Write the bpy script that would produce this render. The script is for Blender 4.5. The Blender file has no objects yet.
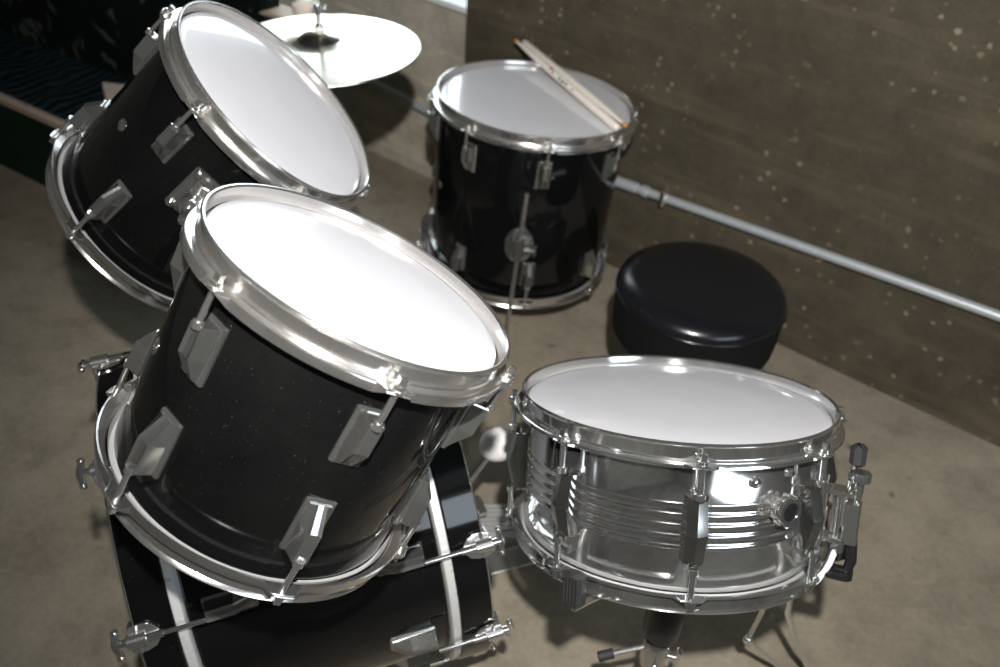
import bpy, bmesh, math, random
from mathutils import Vector, Matrix
random.seed(7)
D = bpy.data
COL = bpy.context.scene.collection
PI = math.pi
R_ = math.radians

# ---------------------------------------------------------------- materials
def nodes_of(name):
    m = D.materials.new(name); m.use_nodes = True
    nt = m.node_tree; b = nt.nodes['Principled BSDF']
    return m, nt, b
def noise(nt, scale, detail=4, rough=.55, coords='Object', stretch=None):
    tc = nt.nodes.new('ShaderNodeTexCoord')
    n = nt.nodes.new('ShaderNodeTexNoise'); n.inputs['Scale'].default_value = scale
    n.inputs['Detail'].default_value = detail; n.inputs['Roughness'].default_value = rough
    if stretch:
        mp = nt.nodes.new('ShaderNodeMapping'); mp.inputs['Scale'].default_value = stretch
        nt.links.new(tc.outputs[coords], mp.inputs['Vector']); nt.links.new(mp.outputs[0], n.inputs['Vector'])
    else:
        nt.links.new(tc.outputs[coords], n.inputs['Vector'])
    return n
def ramp(nt, src, stops):
    r = nt.nodes.new('ShaderNodeValToRGB')
    els = r.color_ramp.elements
    while len(els) < len(stops): els.new(.5)
    for e, (p, c) in zip(els, stops):
        e.position = p; e.color = (*c, 1) if len(c) == 3 else c
    nt.links.new(src, r.inputs[0]); return r
def g(v): return (v, v, v)
def mix(nt, fac, a, b, mode='MIX'):
    m = nt.nodes.new('ShaderNodeMix'); m.data_type = 'RGBA'; m.blend_type = mode
    if isinstance(fac, float): m.inputs[0].default_value = fac
    else: nt.links.new(fac, m.inputs[0])
    for s, i in ((a, 6), (b, 7)):
        if isinstance(s, tuple): m.inputs[i].default_value = (*s, 1)
        else: nt.links.new(s, m.inputs[i])
    return m.outputs[2]
def bump(nt, b, src, strength, dist=.01):
    n = nt.nodes.new('ShaderNodeBump'); n.inputs['Strength'].default_value = strength
    n.inputs['Distance'].default_value = dist
    nt.links.new(src, n.inputs['Height']); nt.links.new(n.outputs[0], b.inputs['Normal'])
def simple(name, col, rough, metal=0, coat=0, spec=.5):
    m, nt, b = nodes_of(name)
    b.inputs['Base Color'].default_value = (*col, 1); b.inputs['Roughness'].default_value = rough
    b.inputs['Metallic'].default_value = metal; b.inputs['Coat Weight'].default_value = coat
    b.inputs['Specular IOR Level'].default_value = spec
    n = noise(nt, 60, 3)
    r = ramp(nt, n.outputs['Fac'], [(.3, g(max(0, rough - .05))), (.7, g(min(1, rough + .08)))])
    nt.links.new(r.outputs[0], b.inputs['Roughness'])
    return m
def chrome(name, dust, rough=.1, tint=(.82, .81, .79), haze=.0):
    """plated metal; dust dulls it in patches, haze is an even film of dirt"""
    m, nt, b = nodes_of(name)
    n = noise(nt, 7, 6, .6)
    n2 = noise(nt, 240, 3, .6)
    f = mix(nt, .25, n.outputs['Fac'], n2.outputs['Fac'])
    c = ramp(nt, f, [(.36, tint), (.70, tuple(x * (1 - .25 * dust) for x in tint))])
    nt.links.new(c.outputs[0], b.inputs['Base Color'])
    me = ramp(nt, f, [(.40, g(1 - haze)), (.72, g(1 - haze - .10 * dust))])
    nt.links.new(me.outputs[0], b.inputs['Metallic'])
    ro = ramp(nt, f, [(.36, g(rough)), (.72, g(rough + .16 * dust))])
    nt.links.new(ro.outputs[0], b.inputs['Roughness'])
    return m
def lacquer(name, dust):
    m, nt, b = nodes_of(name)
    n = noise(nt, 9, 7, .7); n2 = noise(nt, 420, 2, .5)
    sp = ramp(nt, n2.outputs['Fac'], [(.70, g(0)), (.76, g(1))])
    base = ramp(nt, n.outputs['Fac'], [(.35, (.0035, .0037, .004)), (.8, (.0035 + .008 * dust, .0035 + .0078 * dust, .0035 + .007 * dust))])
    c = mix(nt, sp.outputs[0], base.outputs[0], (.012 + .05 * dust, .012 + .05 * dust, .012 + .045 * dust))
    nt.links.new(c, b.inputs['Base Color'])
    ro = ramp(nt, n.outputs['Fac'], [(.3, g(.05)), (.8, g(.06 + .10 * dust))])
    nt.links.new(ro.outputs[0], b.inputs['Roughness'])
    b.inputs['Specular IOR Level'].default_value = .45
    return m

M = {}
M['chrome'] = chrome('dusty_chrome', .5, .15, (.82, .80, .77), .045)
M['clean_chrome'] = chrome('clean_chrome', .2, .08, (.90, .90, .88), .03)
M['lug_metal'] = chrome('dusty_lug_metal', .5, .10, (.50, .50, .48), .07)
M['lug_clean'] = chrome('bright_lug_metal', .25, .06, (.66, .66, .65))
M['shell_metal'] = chrome('snare_shell_chrome', .4, .07, (.88, .88, .87), .012)
M['black_dusty'] = lacquer('dusty_black_wrap', .55)
M['black'] = lacquer('black_wrap', .2)
M['flesh'] = simple('satin_metal', (.66, .66, .64), .3, .35)
M['rubber'] = simple('black_rubber', (.018, .018, .018), .6)
M['grey_rubber'] = simple('grey_rubber', (.014, .014, .0135), .6)
M['plastic'] = simple('black_plastic', (.01, .01, .011), .3)
M['felt'] = simple('white_felt', (.78, .77, .74), .95)
M['gold'] = simple('gold_badge', (.55, .38, .12), .35, 1)

def head_mat():
    m, nt, b = nodes_of('coated_white_drumhead')
    n = noise(nt, 14, 5, .6); n2 = noise(nt, 260, 2)
    c = ramp(nt, n.outputs['Fac'], [(.3, (.755, .755, .79)), (.7, (.79, .79, .82))])
    nt.links.new(c.outputs[0], b.inputs['Base Color'])
    b.inputs['Roughness'].default_value = .2
    b.inputs['Coat Weight'].default_value = .8; b.inputs['Coat Roughness'].default_value = .035
    r = ramp(nt, n2.outputs['Fac'], [(.3, g(.13)), (.75, g(.24))])
    nt.links.new(r.outputs[0], b.inputs['Roughness'])
    return m
M['head'] = head_mat()
def clear_head():
    m, nt, b = nodes_of('smoky_drumhead')
    n = noise(nt, 8)
    c = ramp(nt, n.outputs['Fac'], [(.3, (.5, .5, .5)), (.7, (.6, .6, .6))])
    nt.links.new(c.outputs[0], b.inputs['Base Color']); b.inputs['Roughness'].default_value = .3
    return m
M['head_b'] = clear_head()

def vinyl():
    m, nt, b = nodes_of('black_vinyl')
    n = noise(nt, 260, 3, .6); n2 = noise(nt, 5, 3)
    c = ramp(nt, n2.outputs['Fac'], [(.3, (.0055, .0058, .0075)), (.7, (.009, .0095, .012))])
    nt.links.new(c.outputs[0], b.inputs['Base Color'])
    b.inputs['Roughness'].default_value = .22
    b.inputs['Specular IOR Level'].default_value = .5
    bump(nt, b, n.outputs['Fac'], .12, .001)
    return m
M['vinyl'] = vinyl()
M['fabric'] = simple('black_cloth', (.006, .006, .006), .9, 0, 0, .15)

def bronze():
    m, nt, b = nodes_of('pale_bronze')
    tc = nt.nodes.new('ShaderNodeTexCoord')
    sx = nt.nodes.new('ShaderNodeSeparateXYZ'); nt.links.new(tc.outputs['Object'], sx.inputs[0])
    ln = nt.nodes.new('ShaderNodeVectorMath'); ln.operation = 'LENGTH'; nt.links.new(tc.outputs['Object'], ln.inputs[0])
    w = nt.nodes.new('ShaderNodeMath'); w.operation = 'SINE'
    mu = nt.nodes.new('ShaderNodeMath'); mu.operation = 'MULTIPLY'; mu.inputs[1].default_value = 1800
    nt.links.new(ln.outputs['Value'], mu.inputs[0]); nt.links.new(mu.outputs[0], w.inputs[0])
    n = noise(nt, 12, 4)
    c = ramp(nt, n.outputs['Fac'], [(.3, (.90, .84, .72)), (.7, (.93, .88, .78))])
    nt.links.new(c.outputs[0], b.inputs['Base Color'])
    b.inputs['Metallic'].default_value = 1; b.inputs['Roughness'].default_value = .22
    bump(nt, b, w.outputs[0], .08, .0004)
    return m
M['bronze'] = bronze()

def wood():
    m, nt, b = nodes_of('pale_hickory')
    n = noise(nt, 30, 4, .6, 'Object', (1, 1, .08))
    c = ramp(nt, n.outputs['Fac'], [(.3, (.80, .73, .64)), (.7, (.90, .85, .77))])
    nt.links.new(c.outputs[0], b.inputs['Base Color']); b.inputs['Roughness'].default_value = .5
    return m
M['wood'] = wood()
M['ink'] = simple('dark_ink', (.06, .05, .05), .6)
M['red_ink'] = simple('red_ink', (.45, .12, .10), .6)
M['wood_tip'] = simple('orange_wood_tip', (.55, .27, .09), .5)

def concrete_floor():
    m, nt, b = nodes_of('worn_concrete_floor')
    n1 = noise(nt, 1.6, 6, .6); n2 = noise(nt, 9, 8, .7); n3 = noise(nt, 90, 4, .6); n4 = noise(nt, 26, 3, .5)
    c1 = ramp(nt, n1.outputs['Fac'], [(.3, (.222, .188, .139)), (.7, (.325, .281, .214))])
    c2 = ramp(nt, n2.outputs['Fac'], [(.25, g(.45)), (.5, g(.95)), (.8, g(1.25))])
    c = mix(nt, .75, c1.outputs[0], c2.outputs[0], 'MULTIPLY')
    c3 = ramp(nt, n3.outputs['Fac'], [(.3, g(.8)), (.7, g(1.15))])
    c = mix(nt, .6, c, c3.outputs[0], 'MULTIPLY')
    st = ramp(nt, n4.outputs['Fac'], [(.24, g(.25)), (.31, g(1))])
    c = mix(nt, .7, c, st.outputs[0], 'MULTIPLY')
    nt.links.new(c, b.inputs['Base Color'])
    b.inputs['Roughness'].default_value = .7; b.inputs['Specular IOR Level'].default_value = .3
    bump(nt, b, n2.outputs['Fac'], .25, .01)
    return m
M['floor'] = concrete_floor()
def concrete_wall(name, lo, hi, spots, streak=(.45, .45, 1)):
    m, nt, b = nodes_of(name)
    n1 = noise(nt, 3.2, 6, .65); n2 = noise(nt, 18, 6, .7); n3 = noise(nt, 130, 3, .6)
    c1 = ramp(nt, n1.outputs['Fac'], [(.3, lo), (.72, hi)])
    c2 = ramp(nt, n2.outputs['Fac'], [(.25, g(.6)), (.75, g(1.25))])
    c = mix(nt, .7, c1.outputs[0], c2.outputs[0], 'MULTIPLY')
    c3 = ramp(nt, n3.outputs['Fac'], [(.3, g(.8)), (.7, g(1.2))])
    c = mix(nt, .6, c, c3.outputs[0], 'MULTIPLY')
    # wide trowel streaks
    w = noise(nt, 7, 5, .6, 'Object', (.25, .25, 2.2))
    ws = ramp(nt, w.outputs['Fac'], [(.51, g(0)), (.66, g(.6))])
    c = mix(nt, ws.outputs[0], c, (hi[0] * 1.45, hi[1] * 1.4, hi[2] * 1.35))
    if spots:
        tc = nt.nodes.new('ShaderNodeTexCoord')
        v = nt.nodes.new('ShaderNodeTexVoronoi'); v.inputs['Scale'].default_value = 34; v.inputs['Randomness'].default_value = 1
        nt.links.new(tc.outputs['Object'], v.inputs['Vector'])
        dn = noise(nt, 60, 3, .6)
        dd = nt.nodes.new('ShaderNodeMath'); dd.operation = 'MULTIPLY_ADD'; dd.inputs[1].default_value = .45
        nt.links.new(dn.outputs['Fac'], dd.inputs[0]); nt.links.new(v.outputs['Distance'], dd.inputs[2])
        sp = ramp(nt, dd.outputs[0], [(.345, g(1)), (.45, g(0))])
        clu = noise(nt, 3.0, 5, .65)
        cl = ramp(nt, clu.outputs['Fac'], [(.45, g(0)), (.60, g(.85))])
        f = mix(nt, 1., sp.outputs[0], cl.outputs[0], 'MULTIPLY')
        c = mix(nt, f, c, spots)
    nt.links.new(c, b.inputs['Base Color'])
    b.inputs['Roughness'].default_value = .8; b.inputs['Specular IOR Level'].default_value = .25
    bump(nt, b, n2.outputs['Fac'], .35, .01)
    return m
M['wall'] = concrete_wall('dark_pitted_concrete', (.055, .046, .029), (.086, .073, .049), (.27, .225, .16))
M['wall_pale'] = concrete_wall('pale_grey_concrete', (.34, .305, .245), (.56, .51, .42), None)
M['ground'] = concrete_wall('pale_yard_concrete', (.36, .35, .33), (.48, .47, .45), None)
M['ceil'] = concrete_wall('ceiling_concrete', (.10, .10, .10), (.16, .16, .15), None)
M['frame'] = simple('white_window_paint', (.75, .75, .74), .5)
M['steel'] = simple('galvanised_steel', (.50, .53, .54), .38, .35)

def green(name, base, leaf=None, rough=.3, swirl=False):
    m, nt, b = nodes_of(name)
    b.inputs['Base Color'].default_value = (*base, 1); b.inputs['Roughness'].default_value = rough
    b.inputs['Specular IOR Level'].default_value = .5 if swirl else .15
    n = noise(nt, 6, 5)
    c = ramp(nt, n.outputs['Fac'], [(.3, tuple(x * .6 for x in base)), (.7, tuple(x * 1.3 for x in base))]).outputs[0]
    if leaf:
        tc = nt.nodes.new('ShaderNodeTexCoord')
        nd = nt.nodes.new('ShaderNodeTexNoise'); nd.inputs['Scale'].default_value = 7
        nt.links.new(tc.outputs['Object'], nd.inputs['Vector'])
        ad = nt.nodes.new('ShaderNodeVectorMath'); ad.operation = 'MULTIPLY_ADD'; ad.inputs[1].default_value = (.30, .30, .16)
        nt.links.new(nd.outputs['Color'], ad.inputs[0]); nt.links.new(tc.outputs['Object'], ad.inputs[2])
        mp = nt.nodes.new('ShaderNodeMapping'); mp.inputs['Scale'].default_value = (1.9, 1, .75)
        nt.links.new(ad.outputs[0], mp.inputs['Vector'])
        v = nt.nodes.new('ShaderNodeTexVoronoi'); v.inputs['Scale'].default_value = 13
        nt.links.new(mp.outputs[0], v.inputs['Vector'])
        sp = ramp(nt, v.outputs['Distance'], [(.20, g(.9)), (.29, g(0))])
        c = mix(nt, sp.outputs[0], c, leaf)
    nt.links.new(c, b.inputs['Base Color'])
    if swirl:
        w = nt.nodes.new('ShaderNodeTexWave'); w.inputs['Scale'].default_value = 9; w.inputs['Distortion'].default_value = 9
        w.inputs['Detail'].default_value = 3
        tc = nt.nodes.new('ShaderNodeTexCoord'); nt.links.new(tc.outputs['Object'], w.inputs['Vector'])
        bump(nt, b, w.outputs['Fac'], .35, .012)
        painted_sheen = ramp(nt, w.outputs['Fac'], [(.45, g(0)), (.9, g(.8))])
        nt.links.new(mix(nt, painted_sheen.outputs[0], c, (.035, .055, .07)), b.inputs['Base Color'])  # bluish sky reflections painted into the seat colour as swirls
    return m
M['ped'] = simple('cast_grey_metal', (.36, .36, .35), .4, .3)
M['green'] = green('dark_green_paint', (.004, .020, .0115), None, .5)
M['green_leaf'] = green('dark_green_leaf_cloth', (.0014, .0062, .0038), (.06, .066, .06), .9)
M['green_seat'] = green('glossy_green_oilcloth_painted_sheen', (.006, .016, .019), None, .3, True)
M['beige'] = simple('beige_trim', (.42, .33, .26), .6)
M['card'] = simple('pale_card', (.85, .72, .62), .7)
M['leafgreen'] = simple('green_paint_leaf', (.012, .07, .02), .5)
def glass():
    m, nt, b = nodes_of('window_glass')
    out = nt.nodes['Material Output']
    t = nt.nodes.new('ShaderNodeBsdfTransparent'); t.inputs[0].default_value = (.96, .98, .97, 1)
    gl = nt.nodes.new('ShaderNodeBsdfGlossy'); gl.inputs['Roughness'].default_value = .02
    fr = nt.nodes.new('ShaderNodeValue'); fr.outputs[0].default_value = .06
    mx = nt.nodes.new('ShaderNodeMixShader')
    nt.links.new(fr.outputs[0], mx.inputs[0]); nt.links.new(t.outputs[0], mx.inputs[1]); nt.links.new(gl.outputs[0], mx.inputs[2])
    nt.links.new(mx.outputs[0], out.inputs[0])
    return m
M['glass'] = glass()

# ---------------------------------------------------------------- mesh helpers
class MB:
    def __init__(s): s.v = []; s.f = []
    def add(s, vs, fs, mat=None):
        o = len(s.v)
        s.v += [tuple((mat @ Vector(p)) if mat is not None else p) for p in vs]
        s.f += [tuple(i + o for i in f) for f in fs]; return s
    def grid(s, rings, closed=True, cap0=False, cap1=False, mat=None):
        """rings: list of equal-length point lists, lofted."""
        n = len(rings[0]); vs = [p for r in rings for p in r]; fs = []
        for i in range(len(rings) - 1):
            for j in range(n if closed else n - 1):
                a = i * n + j; b_ = i * n + (j + 1) % n
                fs.append((a, b_, b_ + n, a + n))
        if cap0: fs.append(tuple(range(n - 1, -1, -1)))
        if cap1: fs.append(tuple((len(rings) - 1) * n + j for j in range(n)))
        return s.add(vs, fs, mat)
    def lathe(s, prof, n=96, mat=None, close=False):
        """profile of (r, z), bottom to top on the outside"""
        rings = []
        for r, z in prof:
            rings.append([(r * math.cos(2 * PI * k / n), r * math.sin(2 * PI * k / n), z) for k in range(n)])
        if close: rings.append(rings[0])
        return s.grid(rings, True, (not close) and prof[0][0] > 1e-6 and False, False, mat)
    def solid(s, prof, n=48, mat=None):
        rings = [[(r * math.cos(2 * PI * k / n), r * math.sin(2 * PI * k / n), z) for k in range(n)] for r, z in prof]
        return s.grid(rings, True, True, True, mat)
    def box(s, x0, x1, y0, y1, z0, z1, c=0, mat=None):
        if c <= 0:
            vs = [(x, y, z) for z in (z0, z1) for y in (y0, y1) for x in (x0, x1)]
            return s.add(vs, [(0, 2, 3, 1), (4, 5, 7, 6), (0, 1, 5, 4), (2, 6, 7, 3), (0, 4, 6, 2), (1, 3, 7, 5)], mat)
        def ring(i, z):
            a, b_, e, h = x0 + i, x1 - i, y0 + i, y1 - i
            return [(a + c, e, z), (b_ - c, e, z), (b_, e + c, z), (b_, h - c, z), (b_ - c, h, z), (a + c, h, z), (a, h - c, z), (a, e + c, z)]
        return s.grid([ring(c, z0), ring(0, z0 + c), ring(0, z1 - c), ring(c, z1)], True, True, True, mat)
    def tube(s, pts, r, n=14, cap=True):
        pts = [Vector(p) for p in pts]; rr = r if isinstance(r, (list, tuple)) else [r] * len(pts)
        rings = []; up = None
        for i, p in enumerate(pts):
            d = (pts[min(i + 1, len(pts) - 1)] - pts[max(i - 1, 0)]).normalized()
            if up is None:
                up = Vector((0, 0, 1)) if abs(d.z) < .9 else Vector((1, 0, 0))
            a = d.cross(up).normalized(); b_ = a.cross(d).normalized(); up = b_
            rings.append([tuple(p + rr[i] * (math.cos(2 * PI * k / n) * a + math.sin(2 * PI * k / n) * b_)) for k in range(n)])
        rings = [r_[::-1] for r_ in rings]
        return s.grid(rings, True, cap, cap)
    def ball(s, c, r, n=24, m=14, sc=(1, 1, 1)):
        rings = []
        for i in range(1, m):
            t = PI * i / m
            rings.append([(c[0] + sc[0] * r * math.sin(t) * math.cos(2 * PI * k / n), c[1] + sc[1] * r * math.sin(t) * math.sin(2 * PI * k / n), c[2] - sc[2] * r * math.cos(t)) for k in range(n)])
        return s.grid(rings, True, True, True)
    def mesh(s, name, mat, angle=35, smooth=True):
        me = D.meshes.new(name); me.from_pydata(s.v, [], s.f)
        bm = bmesh.new(); bm.from_mesh(me); bmesh.ops.recalc_face_normals(bm, faces=bm.faces); bm.to_mesh(me); bm.free()
        me.materials.append(mat)
        if smooth:
            me.shade_smooth(); me.set_sharp_from_angle(angle=R_(angle))
        return me
    def build(s, name, mat, parent=None, angle=35, smooth=True):
        return put(name, s.mesh(name, mat, angle, smooth), parent)
def put(name, me, parent=None, mw=None):
    o = D.objects.new(name, me); COL.objects.link(o)
    if parent: o.parent = parent
    if mw is not None: o.matrix_local = mw
    return o
def tag(o, label, cat, group=None):
    o['label'] = label; o['category'] = cat
    if group: o['group'] = group
    return o
def thing(name, mw, label, cat, group=None):
    o = D.objects.new(name, None); COL.objects.link(o); o.empty_display_size = .05
    o.matrix_world = mw; return tag(o, label, cat, group)
def struct(o): o['kind'] = 'structure'; return o
def T(x=0, y=0, z=0): return Matrix.Translation((x, y, z))
def RZ(a): return Matrix.Rotation(R_(a), 4, 'Z')
def axis_frame(c, n, x=None):
    n = Vector(n).normalized(); x = Vector(x or (1, 0, 0)); x = (x - x.dot(n) * n).normalized(); y = n.cross(x)
    m = Matrix((x, y, n)).transposed().to_4x4(); m.translation = Vector(c); return m
def smooth01(t): t = max(0., min(1., t)); return t * t * (3 - 2 * t)

# ---------------------------------------------------------------- camera
H = 1.275
cam = D.cameras.new('camera'); cam.sensor_width = 36; cam.sensor_fit = 'HORIZONTAL'
cam.lens = 36 * 900 / 1000; cam.clip_start = .02
co = D.objects.new('camera', cam); COL.objects.link(co)
right = Vector((.997091725, .0470100036, .0599845859))
down = Vector((.0762108325, -.615047548, -.784798333))
fwd = Vector((0, .787087399, -.616841492))
mw = Matrix((right, -down, -fwd)).transposed().to_4x4(); mw.translation = (0, 0, H)
co.matrix_world = mw
bpy.context.scene.camera = co
cam.dof.use_dof = True; cam.dof.focus_distance = .88; cam.dof.aperture_fstop = 5.0

# ---------------------------------------------------------------- drum parts
def hoop_mesh(R, lugs, mat, n=288, fz=-.0200, ap=.0090, fw=.0068):
    """triple flanged steel hoop, lip at z=0, hanging down: wall, outward flange with a turned-down rim, flat ears at the lugs"""
    rings = []
    for k in range(n):
        a = 360 * k / n
        d = min(abs((a - l + 180) % 360 - 180) for l in lugs) * PI / 180 * R
        e = 1 - smooth01((d - .009) / .008)
        o = fw + .0085 * e; dn = ap * (1 - e) + .0016 * e
        q = [(-.0045, -.0015), (-.0032, .0003), (-.0012, .0004), (0, -.0012), (-.0012, -.0030), (-.0028, -.0046), (-.0030, fz + .0022),
             (-.0020, fz + .0004), (.0004, fz), (o - .0020, fz), (o - .0006, fz - .0006), (o, fz - .0020), (o + .0003, fz - dn),
             (o - .0016, fz - dn), (o - .0022, fz - .0026), (o * .5, fz - .0022), (-.0030, fz - .0010), (-.0056, fz + .004)]
        rings.append([((R + r) * math.cos(R_(a)), (R + r) * math.sin(R_(a)), z) for r, z in q])
    rings.append(rings[0])
    return MB().grid(rings, True).mesh('hoop', mat, 24)
def head_mb(R):
    mb = MB(); prof = [(R - .0055, -.021), (R - .0065, -.0175), (R - .0095, -.0125), (R - .014, -.0105), (R - .02, -.0100), (R * .5, -.0098), (.0005, -.0096)]
    return mb.lathe(prof, 120)
def lug_mesh(mat, s=1.0, deep=.021):
    """single ended lug casting: base plate and a wedge whose thick end (+z) takes the rod; x is outward"""
    mb = MB()
    mb.box(-.004, .0035, -.0145, .0145, -.031, .029, .002)
    def sec(z, xf, wb, wf):
        return [(.002, -wb, z), (.005, -wb, z), (xf, -wf, z), (xf - .0014, -wf * .42, z), (xf - .0014, wf * .42, z), (xf, wf, z), (.005, wb, z), (.002, wb, z)]
    mb.grid([sec(.026, deep - .001, .0105, .0062), sec(.0245, deep, .011, .0066), sec(-.006, deep - .001, .0115, .007), sec(-.0275, .006, .0105, .0055)], True, True, True)
    me = mb.mesh('lug', mat, 12)
    if s != 1: me.transform(Matrix.Scale(s, 4))
    return me
def rod_mesh(L, mat, r=.003):
    """z=0 at the ear, +z the key head, hanging down L"""
    mb = MB()
    mb.solid([(r, -L), (r, -.001)], 12); mb.solid([(r * 1.7, -L), (r * 1.7, -L + .006), (r * 1.2, -L + .0065)], 12)
    mb.solid([(.0072, -.0012), (.0072, .0012)], 20); mb.solid([(.0058, .0012), (.0056, .0045), (.0046, .005)], 16)
    mb.box(-.0034, .0034, -.0034, .0034, .004, .0125, .0008)
    return mb.mesh('tension_rod', mat, 30)
def make_drum(name, label, c, n, R, h, lugs, mats, lugz=.0555, group='drums of the kit', lug_scale=1.0, rodr=.003):
    """Empty at the bottom head, local +z towards the batter head"""
    n = Vector(n).normalized(); c = Vector(c)
    root = thing(name, axis_frame(c - n * h, n), label, 'drum')
    Rs = R - .011
    sh = MB().lathe([(Rs - .006, .02), (Rs - .002, .018), (Rs, .022), (Rs, h - .022), (Rs - .002, h - .018), (Rs - .006, h - .02)], 160, None, True)
    sh.build('shell', mats['shell'], root, 40)
    b = head_mb(R).build('batter_head', M['head'], root); b.matrix_local = T(0, 0, h)
    flip = Matrix.Rotation(PI, 4, 'X')
    r = head_mb(R).build('resonant_head', M['head_b'], root); r.matrix_local = flip
    hm = hoop_mesh(R, lugs, mats['hoop']); hm2 = hoop_mesh(R, [-l for l in lugs], mats['hoop'])
    put('hoop', hm, root, T(0, 0, h)); put('hoop', hm2, root, flip)
    lm = lug_mesh(mats['lug'], lug_scale)
    rl = lugz - .0203 + .004
    rm = rod_mesh(rl, mats['rod'], rodr)
    for a in lugs:
        top = RZ(a) @ T(Rs, 0, h - lugz - .026 * lug_scale); bot = RZ(a) @ T(Rs, 0, lugz + .026 * lug_scale) @ Matrix.Rotation(PI, 4, 'X')
        put('lug', lm, root, top); put('lug', lm, root, bot)
        put('tension_rod', rm, root, RZ(a) @ T(R + .0085, 0, h - .0203)); put('tension_rod', rm, root, RZ(a) @ T(R + .0085, 0, .0203) @ Matrix.Rotation(PI, 4, 'X'))
    return root
black = dict(shell=M['black'], hoop=M['chrome'], lug=M['lug_metal'], rod=M['chrome'])
dusty = dict(shell=M['black_dusty'], hoop=M['chrome'], lug=M['lug_metal'], rod=M['chrome'])

def vent(root, R, h, a, z):
    o = MB().lathe([(.003, -.001), (.003, .002), (.006, .0025), (.0085, .001), (.0085, -.001)], 24).build('vent_grommet', M['clean_chrome'], root)
    o.matrix_local = RZ(a) @ T(R - .0112, 0, z) @ Matrix.Rotation(PI / 2, 4, 'Y'); return o
def bracket(root, R, a, z, dirz=1):
    """tom mounting plate with four bolts and a wing screw"""
    mb = MB(); mb.box(-.003, .004, -.026, .026, -.036, .036, .003)
    mb.box(.004, .010, -.018, .018, -.026, .026, .004)
    mb.solid([(.016, 0), (.016, .026), (.013, .03)], 24, T(.008, 0, 0) @ Matrix.Rotation(PI / 2, 4, 'Y'))
    b = mb.build('mount_bracket', M['lug_metal'], root); b.matrix_local = RZ(a) @ T(R - .011, 0, z)
    bm_ = MB().solid([(.0055, 0), (.0055, .004), (.003, .006)], 12, Matrix.Rotation(PI / 2, 4, 'Y')).mesh('bolt', M['clean_chrome'])
    for y in (-.019, .019):
        for zz in (-.029, .029): put('bolt', bm_, b, T(.004, y, zz))
    mb = MB(); mb.tube([(.024, .012, .008), (.024, .034, .008)], .0035); mb.box(.021, .027, .032, .038, -.006, .022, .002)
    mb.build('wing_screw', M['clean_chrome'], b)
    return b

tom1 = make_drum('rack_tom', 'dusty black rack tom with overexposed white head, nearest the camera above the bass drum',
    (-.1278, .6807, .8012), (.4259, .259, .8669), .1539, .2643, [54, 114, 174, 234, 294, 354], dusty)
vent(tom1, .1539, .2643, 203, .13); bracket(tom1, .1539, 142, .16)
tom2 = make_drum('rack_tom', 'black rack tom steeply tilted at upper left, in front of the green bench',
    (-.3172, 1.1364, .7568), (.7064, .066, .7047), .1628, .2907, [6, 66, 126, 186, 246, 306], black)
vent(tom2, .1628, .2907, 220, .152); bracket(tom2, .1628, 272, .18)
ftom = make_drum('floor_tom', 'tall black floor tom with drumsticks on its head, standing by the concrete wall',
    (.0388, 1.8024, .5035), (.0559, .036, .9978), .211, .4001, [8, 53, 98, 143, 188, 233, 278, 323], black)
vent(ftom, .211, .4, 205, .21)

# floor tom legs
def bent_leg(root, a, big=True):
    mb = MB()
    R = .2; z = .155
    pts = [(R + .022, 0, .285), (R + .022, 0, .06), (R + .030, 0, .0), (R + .050, 0, -.06), (R + .052, 0, -.092)]
    mb.tube(pts, .005, 12)
    l = mb.build('leg', M['chrome'], root); l.matrix_local = RZ(a)
    f = MB().solid([(.010, -.1), (.011, -.095), (.009, -.066), (.006, -.064)], 16).build('rubber_foot', M['rubber'], l)
    f.matrix_local = T(R + .052, 0, 0)
    mb = MB(); mb.solid([(.03, 0), (.03, .006), (.022, .010)], 28, T(R, 0, z) @ Matrix.Rotation(PI / 2, 4, 'Y') @ Matrix.Scale(1.35, 4, (1, 0, 0)))
    mb.box(R + .006, R + .032, -.010, .010, z - .026, z + .026, .004)
    k = mb.build('leg_bracket', M['lug_metal'], root); k.matrix_local = RZ(a)
    mb = MB(); mb.tube([(R + .022, .006, z), (R + .022, .032, z)], .004); mb.box(R + .018, R + .026, .030, .036, z - .014, z + .014, .003)
    mb.build('wing_screw', M['clean_chrome'], k)
for a in (270, 150, 30): bent_leg(ftom, a)

# ---------------------------------------------------------------- snare
SR, SH = .188, .1878
sn_l = [178 + 45 * k for k in range(8)]
sc, sn = Vector((.2188, .8227, .5602)), Vector((-.0366, .4306, .9018)).normalized()
snare = thing('snare_drum', axis_frame(sc - sn * SH, sn), 'chrome shell snare drum with ribbed band, lower right, on a low stand', 'drum')
Rs = SR - .011
prof = [(Rs - .003, .02), (Rs, .02)]
zc = SH / 2
z = .03
for k in range(5):
    zz = zc + (k - 2) * .0118
    prof += [(Rs, zz - .0032), (Rs + .0007, zz - .0022), (Rs + .0013, zz), (Rs + .0007, zz + .0022), (Rs, zz + .0032)]
prof += [(Rs, SH - .02), (Rs - .003, SH - .02)]
MB().lathe(prof, 180, None, True).build('shell', M['shell_metal'], snare, 60)
head_mb(SR).build('batter_head', M['head'], snare).matrix_local = T(0, 0, SH)
flipx = Matrix.Rotation(PI, 4, 'X')
head_mb(SR).build('resonant_head', M['head_b'], snare).matrix_local = flipx
put('hoop', hoop_mesh(SR, sn_l, M['clean_chrome'], 288, -.0195, .0045, .006), snare, T(0, 0, SH))
put('hoop', hoop_mesh(SR, [-a for a in sn_l], M['clean_chrome'], 288, -.0195, .0045, .006), snare, flipx)
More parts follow.
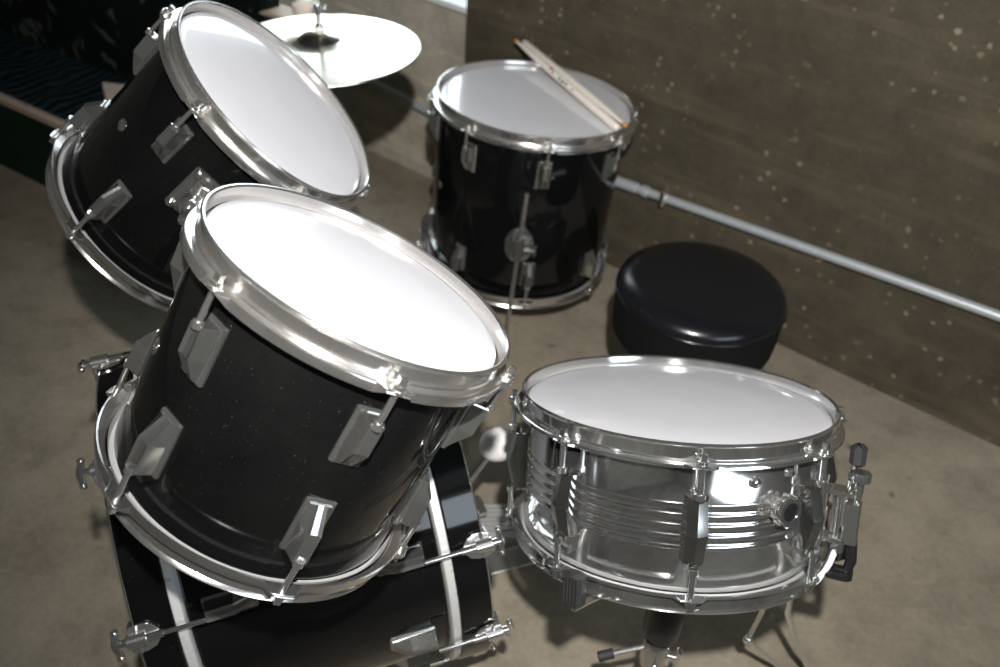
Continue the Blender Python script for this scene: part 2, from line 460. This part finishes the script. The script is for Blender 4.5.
def snare_lug():
    mb = MB()
    def sec(z, xf, wb, wf): return [(-.002, -wb, z), (.006, -wb, z), (xf - .005, -wf, z), (xf, 0, z), (xf - .005, wf, z), (.006, wb, z), (-.002, wb, z)]
    mb.grid([sec(-.037, .015, .0115, .0095), sec(-.035, .018, .0125, .0105), sec(0, .0265, .0135, .0115), sec(.035, .018, .0125, .0105), sec(.037, .015, .0115, .0095)], True, True, True)
    mb.solid([(.006, .034), (.006, .041), (.0045, .042)], 14, T(.0185, 0, 0) @ T(-.005, 0, 0)); mb.solid([(.0045, -.042), (.006, -.041), (.006, -.034)], 14, T(.0135, 0, 0))
    return mb.mesh('lug', M['lug_clean'], 12)
sl = snare_lug(); sr = rod_mesh(.037, M['clean_chrome'], .0034)
for a in sn_l:
    put('lug', sl, snare, RZ(a) @ T(Rs, 0, zc))
    put('tension_rod', sr, snare, RZ(a) @ T(SR + .0075, 0, SH - .0193)); put('tension_rod', sr, snare, RZ(a) @ T(SR + .0075, 0, .0193) @ flipx)
# damper knob
kn = MB().lathe([(.0125, -.002), (.0125, .006), (.0155, .009), (.0165, .013), (.0165, .019), (.0145, .0225), (.0105, .0225), (.0100, .019), (.0005, .019)], 40).build('damper_knob', M['clean_chrome'], snare)
kn.matrix_local = RZ(298) @ T(Rs, 0, SH - .074) @ Matrix.Rotation(PI / 2, 4, 'Y')
cp = MB().solid([(.0100, .0185), (.0100, .0212), (.006, .0218)], 30).build('knob_cap', M['plastic'], kn)
bl = MB()
for k in range(10):
    bl.box(.0150, .0180, -.0016, .0016, .009, .0195, .0006, RZ(36 * k))
bl.build('knob_grip', M['chrome'], kn)
bo = MB().solid([(.006, 0), (.006, .003), (.003, .005)], 14).build('bolt', M['clean_chrome'], snare); bo.matrix_local = RZ(288) @ T(Rs, 0, SH - .045) @ Matrix.Rotation(PI / 2, 4, 'Y')
bo = MB().solid([(.005, 0), (.005, .003), (.003, .005)], 14).build('bolt', M['clean_chrome'], snare); bo.matrix_local = RZ(303) @ T(Rs, 0, SH - .040) @ Matrix.Rotation(PI / 2, 4, 'Y')
# strainer (throw-off), frame: x outward, z up
so = Matrix(RZ(336)) @ T(Rs + .002, 0, -.020)
def part(mb, name, mat, angle=30, par=None):
    o = mb.build(name, mat, par or snare, angle); o.matrix_local = so if par is None else Matrix(); return o
mb = MB(); mb.box(-.002, .004, -.016, .016, .055, .135, .0015); mb.box(.003, .030, -.012, .012, .120, .126, .001); mb.box(.003, .030, -.012, .012, .062, .068, .001)
stn = part(mb, 'strainer', M['clean_chrome'])
mb = MB(); mb.box(.024, .042, -.012, .012, .062, .112, .002); part(mb, 'strainer_body', M['lug_metal'], 30, stn)
mb = MB(); mb.tube([(.018, -.004, .066), (.018, -.004, .124)], .004); mb.tube([(.013, .006, .07), (.013, .006, .118)], .003); part(mb, 'strainer_spring', M['clean_chrome'], 30, stn)
mb = MB(); mb.solid([(.004, .112), (.006, .128), (.0062, .136), (.012, .138), (.0125, .140), (.0125, .147), (.011, .149)], 30, T(.036, 0, 0)); part(mb, 'tension_knob', M['lug_metal'], 30, stn)
mb = MB(); mb.tube([(.026, .010, .120), (.028, .012, .150), (.030, .012, .168)], .0035); l1 = part(mb, 'lever', M['clean_chrome'], 30, stn)
mb = MB(); mb.box(.022, .040, .003, .021, .150, .178, .005); part(mb, 'lever_grip', M['rubber'], 30, l1)
mb = MB(); mb.tube([(.036, 0, .066), (.038, 0, .040), (.034, 0, .026), (.012, 0, .022)], .0065); mb.box(.010, .042, -.014, .014, .018, .028, .003); part(mb, 'wire_clamp', M['plastic'], 30, stn)
mb = MB(); mb.tube([(.022, -.006, .06), (.016, -.010, .036), (.006, -.012, .014), (-.004, -.010, .001)], .0035); part(mb, 'snare_cord', M['felt'], 30, stn)
mb = MB(); mb.solid([(.007, .050), (.0075, .056), (.0075, .064)], 8, T(.022, -.004, 0)); part(mb, 'strainer_nut', M['clean_chrome'], 30, stn)

# snare stand
PX, PY = .243, .708
stand = thing('snare_stand', T(PX, PY, 0), 'chrome snare stand with rubber-tipped arms holding the chrome snare drum', 'stand')
def W(mb, name, mat, par=None, ang=35):
    """geometry given in world coordinates, parented to the stand"""
    o = mb.build(name, mat, par or stand, ang)
    o.matrix_local = T(-PX, -PY, 0) if par is None else Matrix(); return o
W(MB().tube([(PX, PY, .04), (PX, PY, .24)], .010, 18), 'post', M['chrome'])
hubc = Vector((PX, PY, .24)); hubt = sc - sn * (SH + .035)
hub = MB().tube([tuple(hubc), tuple(hubc + (Vector((0, 0, .02)))), tuple(hubc + Vector((0, .002, .05))), tuple(hubt)], [.024, .025, .025, .018], 24); W(hub, 'hub', M['plastic'])
X0 = axis_frame(sc - sn * SH, sn)
for a in (233, 353, 113):
    p1 = X0 @ (RZ(a) @ Vector((.18, 0, -.014))); p2 = X0 @ (RZ(a) @ Vector((SR + .016, 0, -.012))); p3 = X0 @ (RZ(a) @ Vector((SR + .019, 0, .012)))
    arm = W(MB().tube([tuple(hubt), tuple(hubt + (p1 - hubt) * .5 - Vector((0, 0, .004))), tuple(p1), tuple(p2), tuple(p3)], .0045, 12), 'basket_arm', M['chrome'])
    gp = MB(); gp.box(SR + .010, SR + .028, -.0115, .0115, -.008, .032, .004)
    for k in range(5): gp.tube([(SR + .0275, -.008 + .004 * k, -.004), (SR + .0275, -.008 + .004 * k, .028)], .0016, 8)
    o = gp.build('rubber_grip', M['grey_rubber'], arm); o.matrix_local = T(PX, PY, 0) .inverted() @ X0 @ RZ(a)
    o.matrix_local = X0 @ RZ(a)
mb = MB(); mb.tube([(PX - .012, PY, .205), (PX - .06, PY - .012, .198)], .004); t = W(mb, 'tilt_lever', M['chrome'])
W(MB().tube([(PX - .058, PY - .0115, .1985), (PX - .078, PY - .0165, .195)], .007), 'lever_tip', M['rubber'], t)
mb = MB(); mb.tube([(PX, PY, .19), (PX + .03, PY - .006, .19)], .004); mb.box(PX + .028, PX + .034, PY - .012, PY, .172, .208, .002); W(mb, 'wing_nut', M['chrome'])
W(MB().solid([(.016, .165), (.018, .17), (.018, .215), (.016, .22)], 24, T(PX, PY, 0)), 'collar', M['lug_metal'])
def path(mb, pts, r): return mb.tube(pts, r, 12)
lg = W(path(MB(), [(PX, PY, .26), (.33, .80, .31), (.426, .772, .262), (.429, .768, .22), (.475, .783, .115), (.530, .803, .012)], .0048), 'leg', M['clean_chrome'])
W(MB().ball((.532, .803, .011), .011), 'rubber_foot', M['rubber'], lg)
lg = W(path(MB(), [(PX, PY, .255), (.33, .80, .30), (.398, .785, .245), (.401, .781, .2), (.389, .767, .15), (.44, .785, .08), (.494, .803, .012)], .0038), 'brace', M['clean_chrome'])
W(MB().ball((.389, .767, .15), .007), 'joint', M['clean_chrome'], lg)
for fx, fy in ((.33, 1.0), (.24, .41)):
    lg = W(path(MB(), [(PX, PY, .19), (PX + (fx - PX) * .5, PY + (fy - PY) * .5, .11), (fx, fy, .012)], .0055), 'leg', M['chrome'])
    W(MB().ball((fx, fy, .011), .011), 'rubber_foot', M['rubber'], lg)

# ---------------------------------------------------------------- bass drum
BR, BL = .265, .398
bc, bn = Vector((-.08, .917, .296)), Vector((.9235, .3742, .0839)).normalized()
BM = axis_frame(bc - bn * BL, bn)         # local z=0 front hoop edge, z=BL batter edge
bass = thing('bass_drum', BM, 'large black bass drum lying on its side beneath the nearest tom', 'drum')
sR = BR - .021
MB().lathe([(sR - .008, .018), (sR, .018), (sR, BL - .018), (sR - .008, BL - .018)], 160, None, True).build('shell', M['black'], bass)
def bass_hoop():
    mb = MB().lathe([(BR - .010, .001), (BR - .002, .000), (BR, .002), (BR, .040), (BR - .002, .042), (BR - .010, .042), (BR - .012, .040), (BR - .012, .002)], 160, None, True)
    return mb.mesh('hoop', M['black'], 30)
bh = bass_hoop()
def edge():
    mb = MB()
    for z in (.0015, ):
        mb.lathe([(BR - .0035 + .0036 * math.cos(t * PI / 4), z + .0026 * math.sin(t * PI / 4)) for t in range(8)], 160, None, True)
    return mb.mesh('hoop_edge', M['clean_chrome'], 60)
em = edge()
def flesh():
    mb = MB().lathe([(sR + .001, .040), (BR - .006, .040), (BR - .003, .043), (BR - .003, .052), (BR - .006, .054), (sR + .001, .054)], 160, None, True)
    return mb.mesh('flesh_hoop', M['flesh'], 40)
fm = flesh()
flipb = T(0, 0, BL) @ flipx
for m_ in (Matrix(), flipb):
    h_ = put('hoop', bh, bass, m_); put('hoop_edge', em, h_); put('flesh_hoop', fm, bass, m_)
hb = MB().lathe([(BR - .012, .020), (BR - .02, .016), (.0005, .0155)], 120)
hb.build('front_head', M['black'], bass)
hb = MB().lathe([(BR - .012, .020), (BR - .02, .016), (.0005, .0155)], 120)
hb.build('batter_head', M['head'], bass).matrix_local = flipb
blm = lug_mesh(M['lug_metal'], 1.0, .022)
def t_rod():
    """local: x outward at radius 0 = hoop surface, z=0 hoop's outer edge, rod runs +z"""
    mb = MB()
    mb.tube([(.006, 0, -.018), (.006, 0, .075)], .0032, 12)
    mb.tube([(.006, 0, -.020), (.006, 0, .030)], .0048, 14)
    mb.tube([(.006, -.014, -.018), (.006, 0, -.020), (.006, .014, -.018)], [.0034, .005, .0034], 14)
    mb.ball((.006, -.015, -.018), .0044, 12, 8); mb.ball((.006, .015, -.018), .0044, 12, 8)
    return mb.mesh('key_rod', M['clean_chrome'], 40)
def claw():
    mb = MB()
    # half round plate hugging the hoop's outside and hooking over its edge
    pts = []
    for z, w in ((-.006, .014), (.000, .016), (.010, .0165), (.020, .013), (.026, .005)):
        pts.append([(.0012, -w, z), (.0042, -w, z), (.0062, 0, z), (.0042, w, z), (.0012, w, z)])
    mb.grid(pts, True, True, True)
    mb.box(-.016, .004, -.014, .014, -.007, -.0025, .001)
    mb.tube([(.006, 0, -.008), (.006, 0, .012)], .0085, 16)
    mb.tube([(.004, -.016, .004), (.007, 0, .002), (.004, .016, .004)], .0024, 8)
    return mb.mesh('claw', M['chrome'], 35)
tr, cl = t_rod(), claw()
fl = [238, 279, 320, 0, 40, 80, 130, 185]
bl_ = [322, 354, 238, 280, 35, 75, 120, 175]
for (ang, base) in ((fl, Matrix()), (bl_, flipb)):
    for a in ang:
        aa = a if base is not flipb else -a
        m_ = base @ RZ(aa) @ T(BR, 0, 0)
        put('key_rod', tr, bass, m_); put('claw', cl, bass, m_)
        put('lug', blm, bass, base @ RZ(aa) @ T(sR, 0, .100) @ flipx @ RZ(0))
# spurs keep it from rolling
for s in (-1, 1):
    a0 = bc - bn * .28; side = bn.cross(Vector((0, 0, 1))).normalized() * s
    p0 = a0 + side * (sR - .004) + Vector((0, 0, -.05)); p1 = a0 + side * (sR + .11) - bn * .09; p1.z = .012
    iv = BM.inverted()
    sp = MB().tube([tuple(iv @ p0), tuple(iv @ p1)], .006, 12).build('spur', M['chrome'], bass)
    MB().ball(tuple(iv @ p1), .011, 16, 10).build('rubber_foot', M['rubber'], sp)

# tom holder on the bass drum
hp = bc - bn * .19; hp = Vector((hp.x, hp.y, hp.z + sR))
holder = thing('tom_holder', T(*hp), 'chrome tom holder post rising from the bass drum between the two rack toms', 'holder')
def HW(mb, name, mat, par=None):
    o = mb.build(name, mat, par or holder); o.matrix_local = T(-hp.x, -hp.y, -hp.z) if par is None else Matrix(); return o
base = MB().solid([(.035, -.006), (.035, .006), (.022, .012)], 30); b_ = base.build('base_plate', M['chrome'], holder)
top = hp + Vector((-.02, .06, .19))
HW(MB().tube([tuple(hp), tuple(hp + Vector((-.01, .03, .10))), tuple(top)], .012, 18), 'post', M['chrome'])
HW(MB().box(top.x - .026, top.x + .026, top.y - .02, top.y + .02, top.z - .02, top.z + .024, .006), 'clamp', M['lug_metal'])
def mount_pt(root, a, R, z, d): return root.matrix_world @ (RZ(a) @ Vector((R - .011 + d, 0, z)))
m1 = mount_pt(tom1, 142, .1539, .16, .038); m2 = mount_pt(tom2, 272, .1628, .18, .038)
i1 = mount_pt(tom1, 142, .1539, .16, .062); i2 = mount_pt(tom2, 272, .1628, .18, .062)
HW(MB().tube([tuple(top), tuple((top + i1) / 2 + Vector((0, 0, .01))), tuple(i1), tuple(m1)], .007, 14), 'tom_arm', M['clean_chrome'])
HW(MB().tube([tuple(top), tuple((top + i2) / 2 + Vector((0, 0, .01))), tuple(i2), tuple(m2)], .007, 14), 'tom_arm', M['clean_chrome'])
mb = MB(); mb.tube([(top.x - .026, top.y, top.z), (top.x - .045, top.y, top.z)], .004); mb.box(top.x - .05, top.x - .044, top.y - .016, top.y + .016, top.z - .006, top.z + .006, .002)
HW(mb, 'wing_screw', M['clean_chrome'])

# ---------------------------------------------------------------- pedal
hd = Vector((bn.x, bn.y, 0)).normalized(); sd = Vector((-hd.y, hd.x, 0))
pc = bc.copy(); pc.z = 0
PM = Matrix((hd, sd, Vector((0, 0, 1)))).transposed().to_4x4(); PM.translation = pc + sd * .012
pedal = thing('bass_drum_pedal', PM, 'bass drum pedal with white beater between bass drum and snare drum', 'pedal')
b = MB(); b.box(.01, .30, -.016, .030, .004, .010, .002); b.build('base_plate', M['chrome'], pedal)
b = MB(); b.box(-.06, .015, -.025, .025, .012, .022, .002); b.build('hoop_clamp', M['plastic'], pedal)
for s in (-1, 1):
    b = MB(); b.box(.03, .052, s * .048 - .006, s * .048 + .006, .004, .215, .003); b.build('frame_post', M['clean_chrome'], pedal)
MB().tube([(.041, -.056, .205), (.041, .056, .205)], .006).build('axle', M['clean_chrome'], pedal)
# footboard: ribbed, hinged at the heel
fb = MB(); fb.box(.07, .27, -.036, .036, -.004, .004, .002)
for k in range(7): fb.tube([(.078, -.030 + .010 * k, .0045), (.262, -.030 + .010 * k, .0045)], .0028, 8)
fo = fb.build('footboard', M['ped'], pedal); fo.matrix_local = T(.05, .030, .112) @ Matrix.Rotation(R_(18), 4, 'Y') @ T(-.07, 0, 0)
cw = MB(); cw.box(.052, .098, .012, .052, .128, .142, .003); cw.box(.046, .060, -.02, .06, .150, .186, .003)
cw.build('linkage', M['clean_chrome'], pedal)
ch = MB()
for k in range(9): ch.box(.050, .060, -.009, .009, .100 + .0115 * k, .109 + .0115 * k, .002)
ch.build('chain', M['clean_chrome'], pedal)
b = MB(); b.box(.27, .34, -.040, .040, .008, .020, .003); b.build('heel_plate', M['chrome'], pedal)
b = MB(); b.tube([(.041, 0, .205), (.10, 0, .30)], .0035)
bt = b.build('beater_rod', M['clean_chrome'], pedal)
MB().ball((0, 0, 0), .026, 26, 16, (1.15, 1, 1)).build('beater', M['felt'], bt).matrix_local = T(.102, 0, .305)
sp = MB(); 
for k in range(40):
    pass
pts = [(.041 + .006 * math.cos(k * .9), .066 + .006 * math.sin(k * .9), .06 + .0026 * k) for k in range(54)]
sp.tube(pts, .0014, 6).build('spring', M['clean_chrome'], pedal)

# ---------------------------------------------------------------- throne
SX, SY = .3563, 1.3412
throne = thing('drum_throne', T(SX, SY, 0), 'round black vinyl drum stool behind the snare drum', 'stool')
seam = .363
MB().lathe([(.0005, .388), (.05, .3875), (.095, .3855), (.122, .3815), (.138, .3755), (.1485, .3675), (.1525, .3600), (.1532, .354), (.1515, .350)], 120).build('seat', M['vinyl'], throne, 60)
MB().lathe([(.1525 + .0022 * math.cos(t * PI / 4), .3515 + .0022 * math.sin(t * PI / 4)) for t in range(8)], 120, None, True).build('piping', M['vinyl'], throne, 60)
MB().lathe([(.0005, .262), (.12, .262), (.145, .264), (.149, .268), (.1515, .30), (.152, .35), (.0005, .352)], 120).build('seat_side', M['fabric'], throne, 40)
MB().solid([(.05, .246), (.05, .262)], 30).build('seat_plate', M['chrome'], throne)
MB().tube([(0, 0, .10), (0, 0, .25)], .0125, 20).build('post', M['chrome'], throne)
MB().solid([(.019, .16), (.021, .165), (.021, .20), (.019, .205)], 24).build('collar', M['lug_metal'], throne)
for a in (90, 210, 330):
    l = MB().tube([(.015, 0, .185), (.10, 0, .105), (.205, 0, .014)], .008, 14).build('leg', M['chrome'], throne); l.matrix_local = RZ(a)
    MB().ball((.207, 0, .013), .013, 16, 10).build('rubber_foot', M['rubber'], l)
    l = MB().tube([(.012, 0, .115), (.115, 0, .092)], .005, 10).build('brace', M['chrome'], throne); l.matrix_local = RZ(a)

# ---------------------------------------------------------------- hi-hat
CX, CY, CZ = -.3596, 1.5752, .6621
hh = thing('hi_hat', T(CX, CY, 0), 'bright bronze hi-hat cymbals on a stand between green bench and floor tom', 'cymbal')
cn = Vector((-.0402, .006, .999))
cf = axis_frame((0, 0, CZ), cn)
def cym(sgn, r=.178):
    prof = [(.006, .030), (.018, .0285), (.030, .0235), (.038, .0180), (.043, .0150), (.07, .0118), (.12, .0065), (r - .004, .0006), (r, 0), (r - .0005, -.0012)]
    back = [(a, z - .0015) for a, z in prof[-2::-1]]
    return MB().lathe([(a, sgn * z) for a, z in prof + back], 140, None, True).mesh('cymbal', M['bronze'], 30)
put('top_cymbal', cym(1), hh, cf)
put('bottom_cymbal', cym(-1, .177), hh, cf @ T(0, 0, -.004))
c_ = MB().solid([(.009, .031), (.009, .037)], 20).build('felt', M['felt'], hh); c_.matrix_local = cf
c_ = MB().solid([(.007, .037), (.007, .040), (.0042, .042), (.0042, .066), (.0058, .068), (.0058, .075), (.004, .078)], 20); 
c_.tube([(.004, 0, .071), (.012, 0, .071)], .0022); c_.ball((.013, 0, .071), .0038, 12, 8)
o = c_.build('clutch', M['clean_chrome'], hh); o.matrix_local = cf
o = MB().tube([(0, 0, -.3), (0, 0, .17), (-.006, 0, .34)], .0026, 10).build('pull_rod', M['steel'], hh); o.matrix_local = cf
MB().tube([(.012, .006, .05), (.006, .003, .40), (.001, 0, CZ - .035)], [.0115, .0115, .0085], 18).build('stand_tube', M['chrome'], hh)
MB().solid([(.013, 0), (.02, .004), (.02, .008), (.012, .010)], 20).build('seat_cup', M['plastic'], hh).matrix_local = T(0, 0, CZ - .045)
for a in (80, 200, 320):
    l = MB().tube([(.014, 0, .26), (.10, 0, .13), (.19, 0, .012)], .006, 12).build('leg', M['chrome'], hh); l.matrix_local = RZ(a)
    MB().ball((.192, 0, .012), .012, 16, 10).build('rubber_foot', M['rubber'], l)
# pedal of the hi-hat
b = MB(); b.box(.03, .22, -.035, .035, -.004, .004, .002)
o = b.build('footboard', M['lug_metal'], hh); o.matrix_local = RZ(-75) @ T(0, 0, .06) @ Matrix.Rotation(R_(12), 4, 'Y')

# ---------------------------------------------------------------- drumsticks
def stick(p0, p1, label):
    """p0 = tip end, p1 = butt end"""
    p0, p1 = Vector(p0), Vector(p1); L = (p1 - p0).length; r = .008
    root = thing('drumstick', axis_frame(p1, p0 - p1), label, 'drumstick', )
    MB().solid([(.004, 0), (.0066, .002), (r, .006), (r, L * .66), (r * .72, L * .88), (.0032, L - .014), (.0030, L - .012)], 20).build('shaft', M['wood'], root, 50)
    MB().ball((0, 0, L - .006), .0052, 14, 10, (1, 1, 1.5)).build('tip', M['wood_tip'], root)
    return root, L
fn = Vector((.0559, .036, .9978)).normalized(); fc = Vector((.0388, 1.8024, .5035))
def on_head(x, y, up): 
    z = fc.z - (fn.x * (x - fc.x) + fn.y * (y - fc.y)) / fn.z
    return (x, y, z + up)
s1, L1 = stick(on_head(-.016, 2.085, .018), on_head(.204, 1.686, -.0005), 'left drumstick with printed marks lying across the floor tom head')
s2, L2 = stick(on_head(.221, 1.692, .0045), on_head(.004, 2.088, .016), 'right drumstick nearer the wall, lying across the floor tom head')
def marks(root, spans, mat, side):
    for z0, z1, a0, a1 in spans:
        n = 6; rings = []
        for z in (z0, z1):
            rings.append([(.00815 * math.cos(R_(a0 + (a1 - a0) * k / n)), .00815 * math.sin(R_(a0 + (a1 - a0) * k / n)), z) for k in range(n + 1)])
        mb = MB().grid(rings, False); mb.build('printed_mark', mat, root)
ia = s1.matrix_world.inverted() @ Vector((0, 0, H)); va = math.degrees(math.atan2(ia.y, ia.x))
marks(s1, [(.200, .206, va - 30, va + 20), (.212, .224, va - 25, va + 8), (.228, .236, va - 20, va + 15), (.262, .267, va - 25, va + 25)], M['ink'], 0)
marks(s1, [(.172, .178, va - 20, va + 15), (.272, .284, va + 10, va + 60)], M['red_ink'], 0)

# ---------------------------------------------------------------- room
w0 = Vector((-.144, 2.25, 0)); wd = Vector((-.8063, .5915, 0)).normalized(); wn = Vector((-wd.y, wd.x, 0))   # wd leftwards along the wall, wn into the room
if wn.dot(Vector((0, 0, 0)) - w0) < 0: wn = -wn
def wall_frame(p, d, n):
    m = Matrix((d, n, Vector((0, 0, 1)))).transposed().to_4x4(); m.translation = p; return m
FW = wall_frame(w0, wd, wn)       # x leftwards, y into the room, z up
CE = 2.5
def wbox(name, mat, boxes, frame):
    mb = MB()
    for b_ in boxes: mb.box(*b_)
    o = mb.build(name, mat, None, 30, False); o.matrix_world = frame; return struct(o)
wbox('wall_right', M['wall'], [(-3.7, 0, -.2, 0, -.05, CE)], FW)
REC = -.012
WZ0, WZ1, WX0, WX1 = .522, 1.6, .0, 1.15
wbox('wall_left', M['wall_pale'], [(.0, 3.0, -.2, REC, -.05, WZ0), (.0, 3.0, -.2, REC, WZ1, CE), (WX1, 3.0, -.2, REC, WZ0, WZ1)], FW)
# window
mb = MB()
fr = .028
mb.box(WX0, WX1, -.13, -.09, WZ0, WZ0 + fr); mb.box(WX0, WX1, -.13, -.09, WZ1 - fr, WZ1)
mb.box(WX0, WX0 + .012, -.13, -.09, WZ0, WZ1); mb.box(WX1 - fr, WX1, -.13, -.09, WZ0, WZ1)
for x in (.15, .62): mb.box(x, x + .024, -.13, -.09, WZ0, WZ1)
wf = mb.build('window_1', M['frame'], None, 30, False); wf.matrix_world = FW; struct(wf)
MB().box(WX0 + .005, WX1 - .005, -.113, -.109, WZ0 + .005, WZ1 - .005).build('window_pane', M['glass'], wf, 30, False)
mb = MB(); mb.box(WX0, WX1, -.2, .0, WZ0 - .012, WZ0 + .004, .002)
s_ = mb.build('window_sill', M['frame'], wf, 30, False)
# floor and the unseen rest of the room
P = [w0 - wd * 3.7, w0 + wd * 3.0]
wbox('floor', M['floor'], [(-3.9, 3.2, -.2, 5.4, -.08, 0)], FW)
wbox('ceiling', M['ceil'], [(-3.9, 3.2, -.2, 5.4, CE, CE + .1)], FW)
wbox('ground_outside', M['ground'], [(-4, 6, -9, -.2, -.3, -.1)], FW)
# wall to the left of the kit
fl_ = wall_frame(w0 + wd * 3.0, -wn * -1, -wd)
fl_ = wall_frame(w0 + wd * 3.0, wn, -wd)      # x towards the camera side, y into the room
DX0, DX1, DZ = 2.6, 4.4, 2.1
wbox('wall_far_left', M['wall_pale'], [(-.2, 5.2, -.2, 0, -.05, CE)], fl_)
fr_ = wall_frame(w0 - wd * 3.7, wn, wd)
fb_ = wall_frame(w0 + wn * 5.2, wd, -wn)
QX0, QX1, QZ0, QZ1 = .9, 2.7, 1.15, 2.3
wbox('wall_behind', M['wall_pale'], [(-3.9, 3.2, -.2, 0, -.05, CE)], fb_)
wbox('wall_far_right', M['wall_pale'], [(-.2, QX0, -.2, 0, -.05, CE), (QX1, 5.2, -.2, 0, -.05, CE), (QX0, QX1, -.2, 0, -.05, QZ0), (QX0, QX1, -.2, 0, QZ1, CE)], fr_)
mb = MB()
for x in (QX0, (QX0 + QX1) / 2 - .02, QX1 - .04): mb.box(x, x + .04, -.13, -.09, QZ0, QZ1)
for z_ in (QZ0, QZ1 - .04): mb.box(QX0, QX1, -.13, -.09, z_, z_ + .04)
wf2 = mb.build('added_fill_window', M['frame'], None, 30, False); wf2.matrix_world = fr_; struct(wf2)  # window added out of view, for daylight fill and reflections in the chrome

# pipe along the wall (wall frame: x leftwards, z up)
pipe = thing('conduit_pipe', FW @ T(0, 0, .24), 'long thin galvanised pipe running low along the concrete wall', 'pipe')
def wp(x, y, z): m = FW.inverted() @ Vector((x, y, z)); return m
pts = [(-1.9, .016, .080), (-1.358, .016, .0525), (-.615, .016, .0115), (-.50, .016, .005), (-.02, .016, -.02), (.10, .014, -.022), (.33, .014, 0), (.60, .014, .012), (1.6, .014, .012)]
MB().tube(pts, .0105, 16).build('pipe', M['steel'], pipe, 50)
mb = MB(); 
for x0, x1, r in ((-.50, -.56, .0135), (-.575, -.59, .014)):
    zf = lambda x: .005 + (-.5 - x) / .115 * .0065 * .95
    mb.tube([(x0, .016, zf(x0)), (x1, .016, zf(x1))], r, 16)
mb.build('coupling', M['steel'], pipe, 50)
mb = MB(); mb.box(-.640, -.626, -.001, .031, -.008, .034, .003); mb.build('pipe_clip', M['clean_chrome'], pipe)

# ---------------------------------------------------------------- green bench
bd = Vector((.8638, -.5038, 0)).normalized(); bnorm = Vector((-.5038, -.8638, 0)).normalized()
bo_ = Vector((-1.44, 2.22, 0))
BF = Matrix((bd, -bnorm, Vector((0, 0, 1)))).transposed().to_4x4(); BF.translation = bo_   # x right along the front, y back, z up
bench = thing('bench', BF, 'dark green bench with beige seat edge and leaf-patterned back, at upper left', 'bench')
X1 = .81
mb = MB(); mb.box(-1.3, X1, .0, .30, .0, .215, .004); mb.build('seat_box', M['green'], bench)
mb = MB(); mb.box(-1.3, X1, -.004, .018, .212, .236, .004); mb.build('seat_edge', M['beige'], bench)
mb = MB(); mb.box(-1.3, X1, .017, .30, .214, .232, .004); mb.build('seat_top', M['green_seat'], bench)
mb = MB(); mb.box(-1.3, X1, .285, .345, .20, .60, .010); mb.build('back_panel', M['green_leaf'], bench)
mb = MB(); mb.box(X1 - .02, X1 + .135, .29, .345, 0, .535, .01); ar = mb.build('arm_panel', M['green'], bench)
mb = MB(); mb.box(X1 - .02, X1 + .14, .285, .350, .535, .548, .004); mb.build('arm_edge', M['beige'], ar)
mb = MB(); mb.solid([(.010, .545), (.010, .562), (.027, .566), (.031, .575), (.029, .586), (.018, .594), (.006, .596)], 30, T(X1 + .115, .30, 0)); mb.build('knob', M['card'], ar)
# folded card lying on the seat
cd = MB(); cd.grid([[(.226, .222, .234), (.41, .280, .234), (.41, .10, .234)], [(.228, .222, .237), (.408, .278, .248), (.408, .104, .240)]], True, True, True)
o = cd.build('card', M['card'], None, 30, False); o.matrix_world = BF
tag(o, 'pale triangular card lying on the green bench seat behind the tilted tom', 'card')

# ---------------------------------------------------------------- light
def lamp(name, kind, energy, loc, **k):
    l = D.lights.new(name, kind); l.energy = energy
    for a, v in k.items(): setattr(l, a, v)
    o = D.objects.new(name, l); COL.objects.link(o); o.location = loc; return o
fpos = Vector((0, 0, H)) - down * .22 + right * .05 - fwd * .22
fl = lamp('camera_flash', 'SPOT', 150, fpos, shadow_soft_size=.018, color=(1, .975, .95), spot_size=R_(92), spot_blend=.9)
fl.rotation_euler = (-(fwd + right * .10)).to_track_quat('Z', 'Y').to_euler()
w = D.worlds.new('sky'); bpy.context.scene.world = w; w.use_nodes = True
bg = w.node_tree.nodes['Background']; bg.inputs[0].default_value = (.80, .90, 1, 1); bg.inputs[1].default_value = 6
def portal(frame, x0, x1, z0, z1, y):
    l = D.lights.new('daylight_portal', 'AREA'); l.shape = 'RECTANGLE'; l.size = x1 - x0; l.size_y = z1 - z0
    l.cycles.is_portal = True
    o = D.objects.new('daylight_portal', l); COL.objects.link(o)
    # area light shines along its -Z : local -Z -> +y of the frame
    m = frame @ T((x0 + x1) / 2, y, (z0 + z1) / 2) @ Matrix.Rotation(PI / 2, 4, 'X'); o.matrix_world = m
portal(FW, WX0, WX1, WZ0, WZ1, -.06); portal(fr_, QX0, QX1, QZ0, QZ1, -.06)
vs = bpy.context.scene.view_settings
vs.view_transform = 'Standard'; vs.look = 'None'; vs.exposure = 0; vs.gamma = 1; vs.use_curve_mapping = False
bpy.context.view_layer.update()
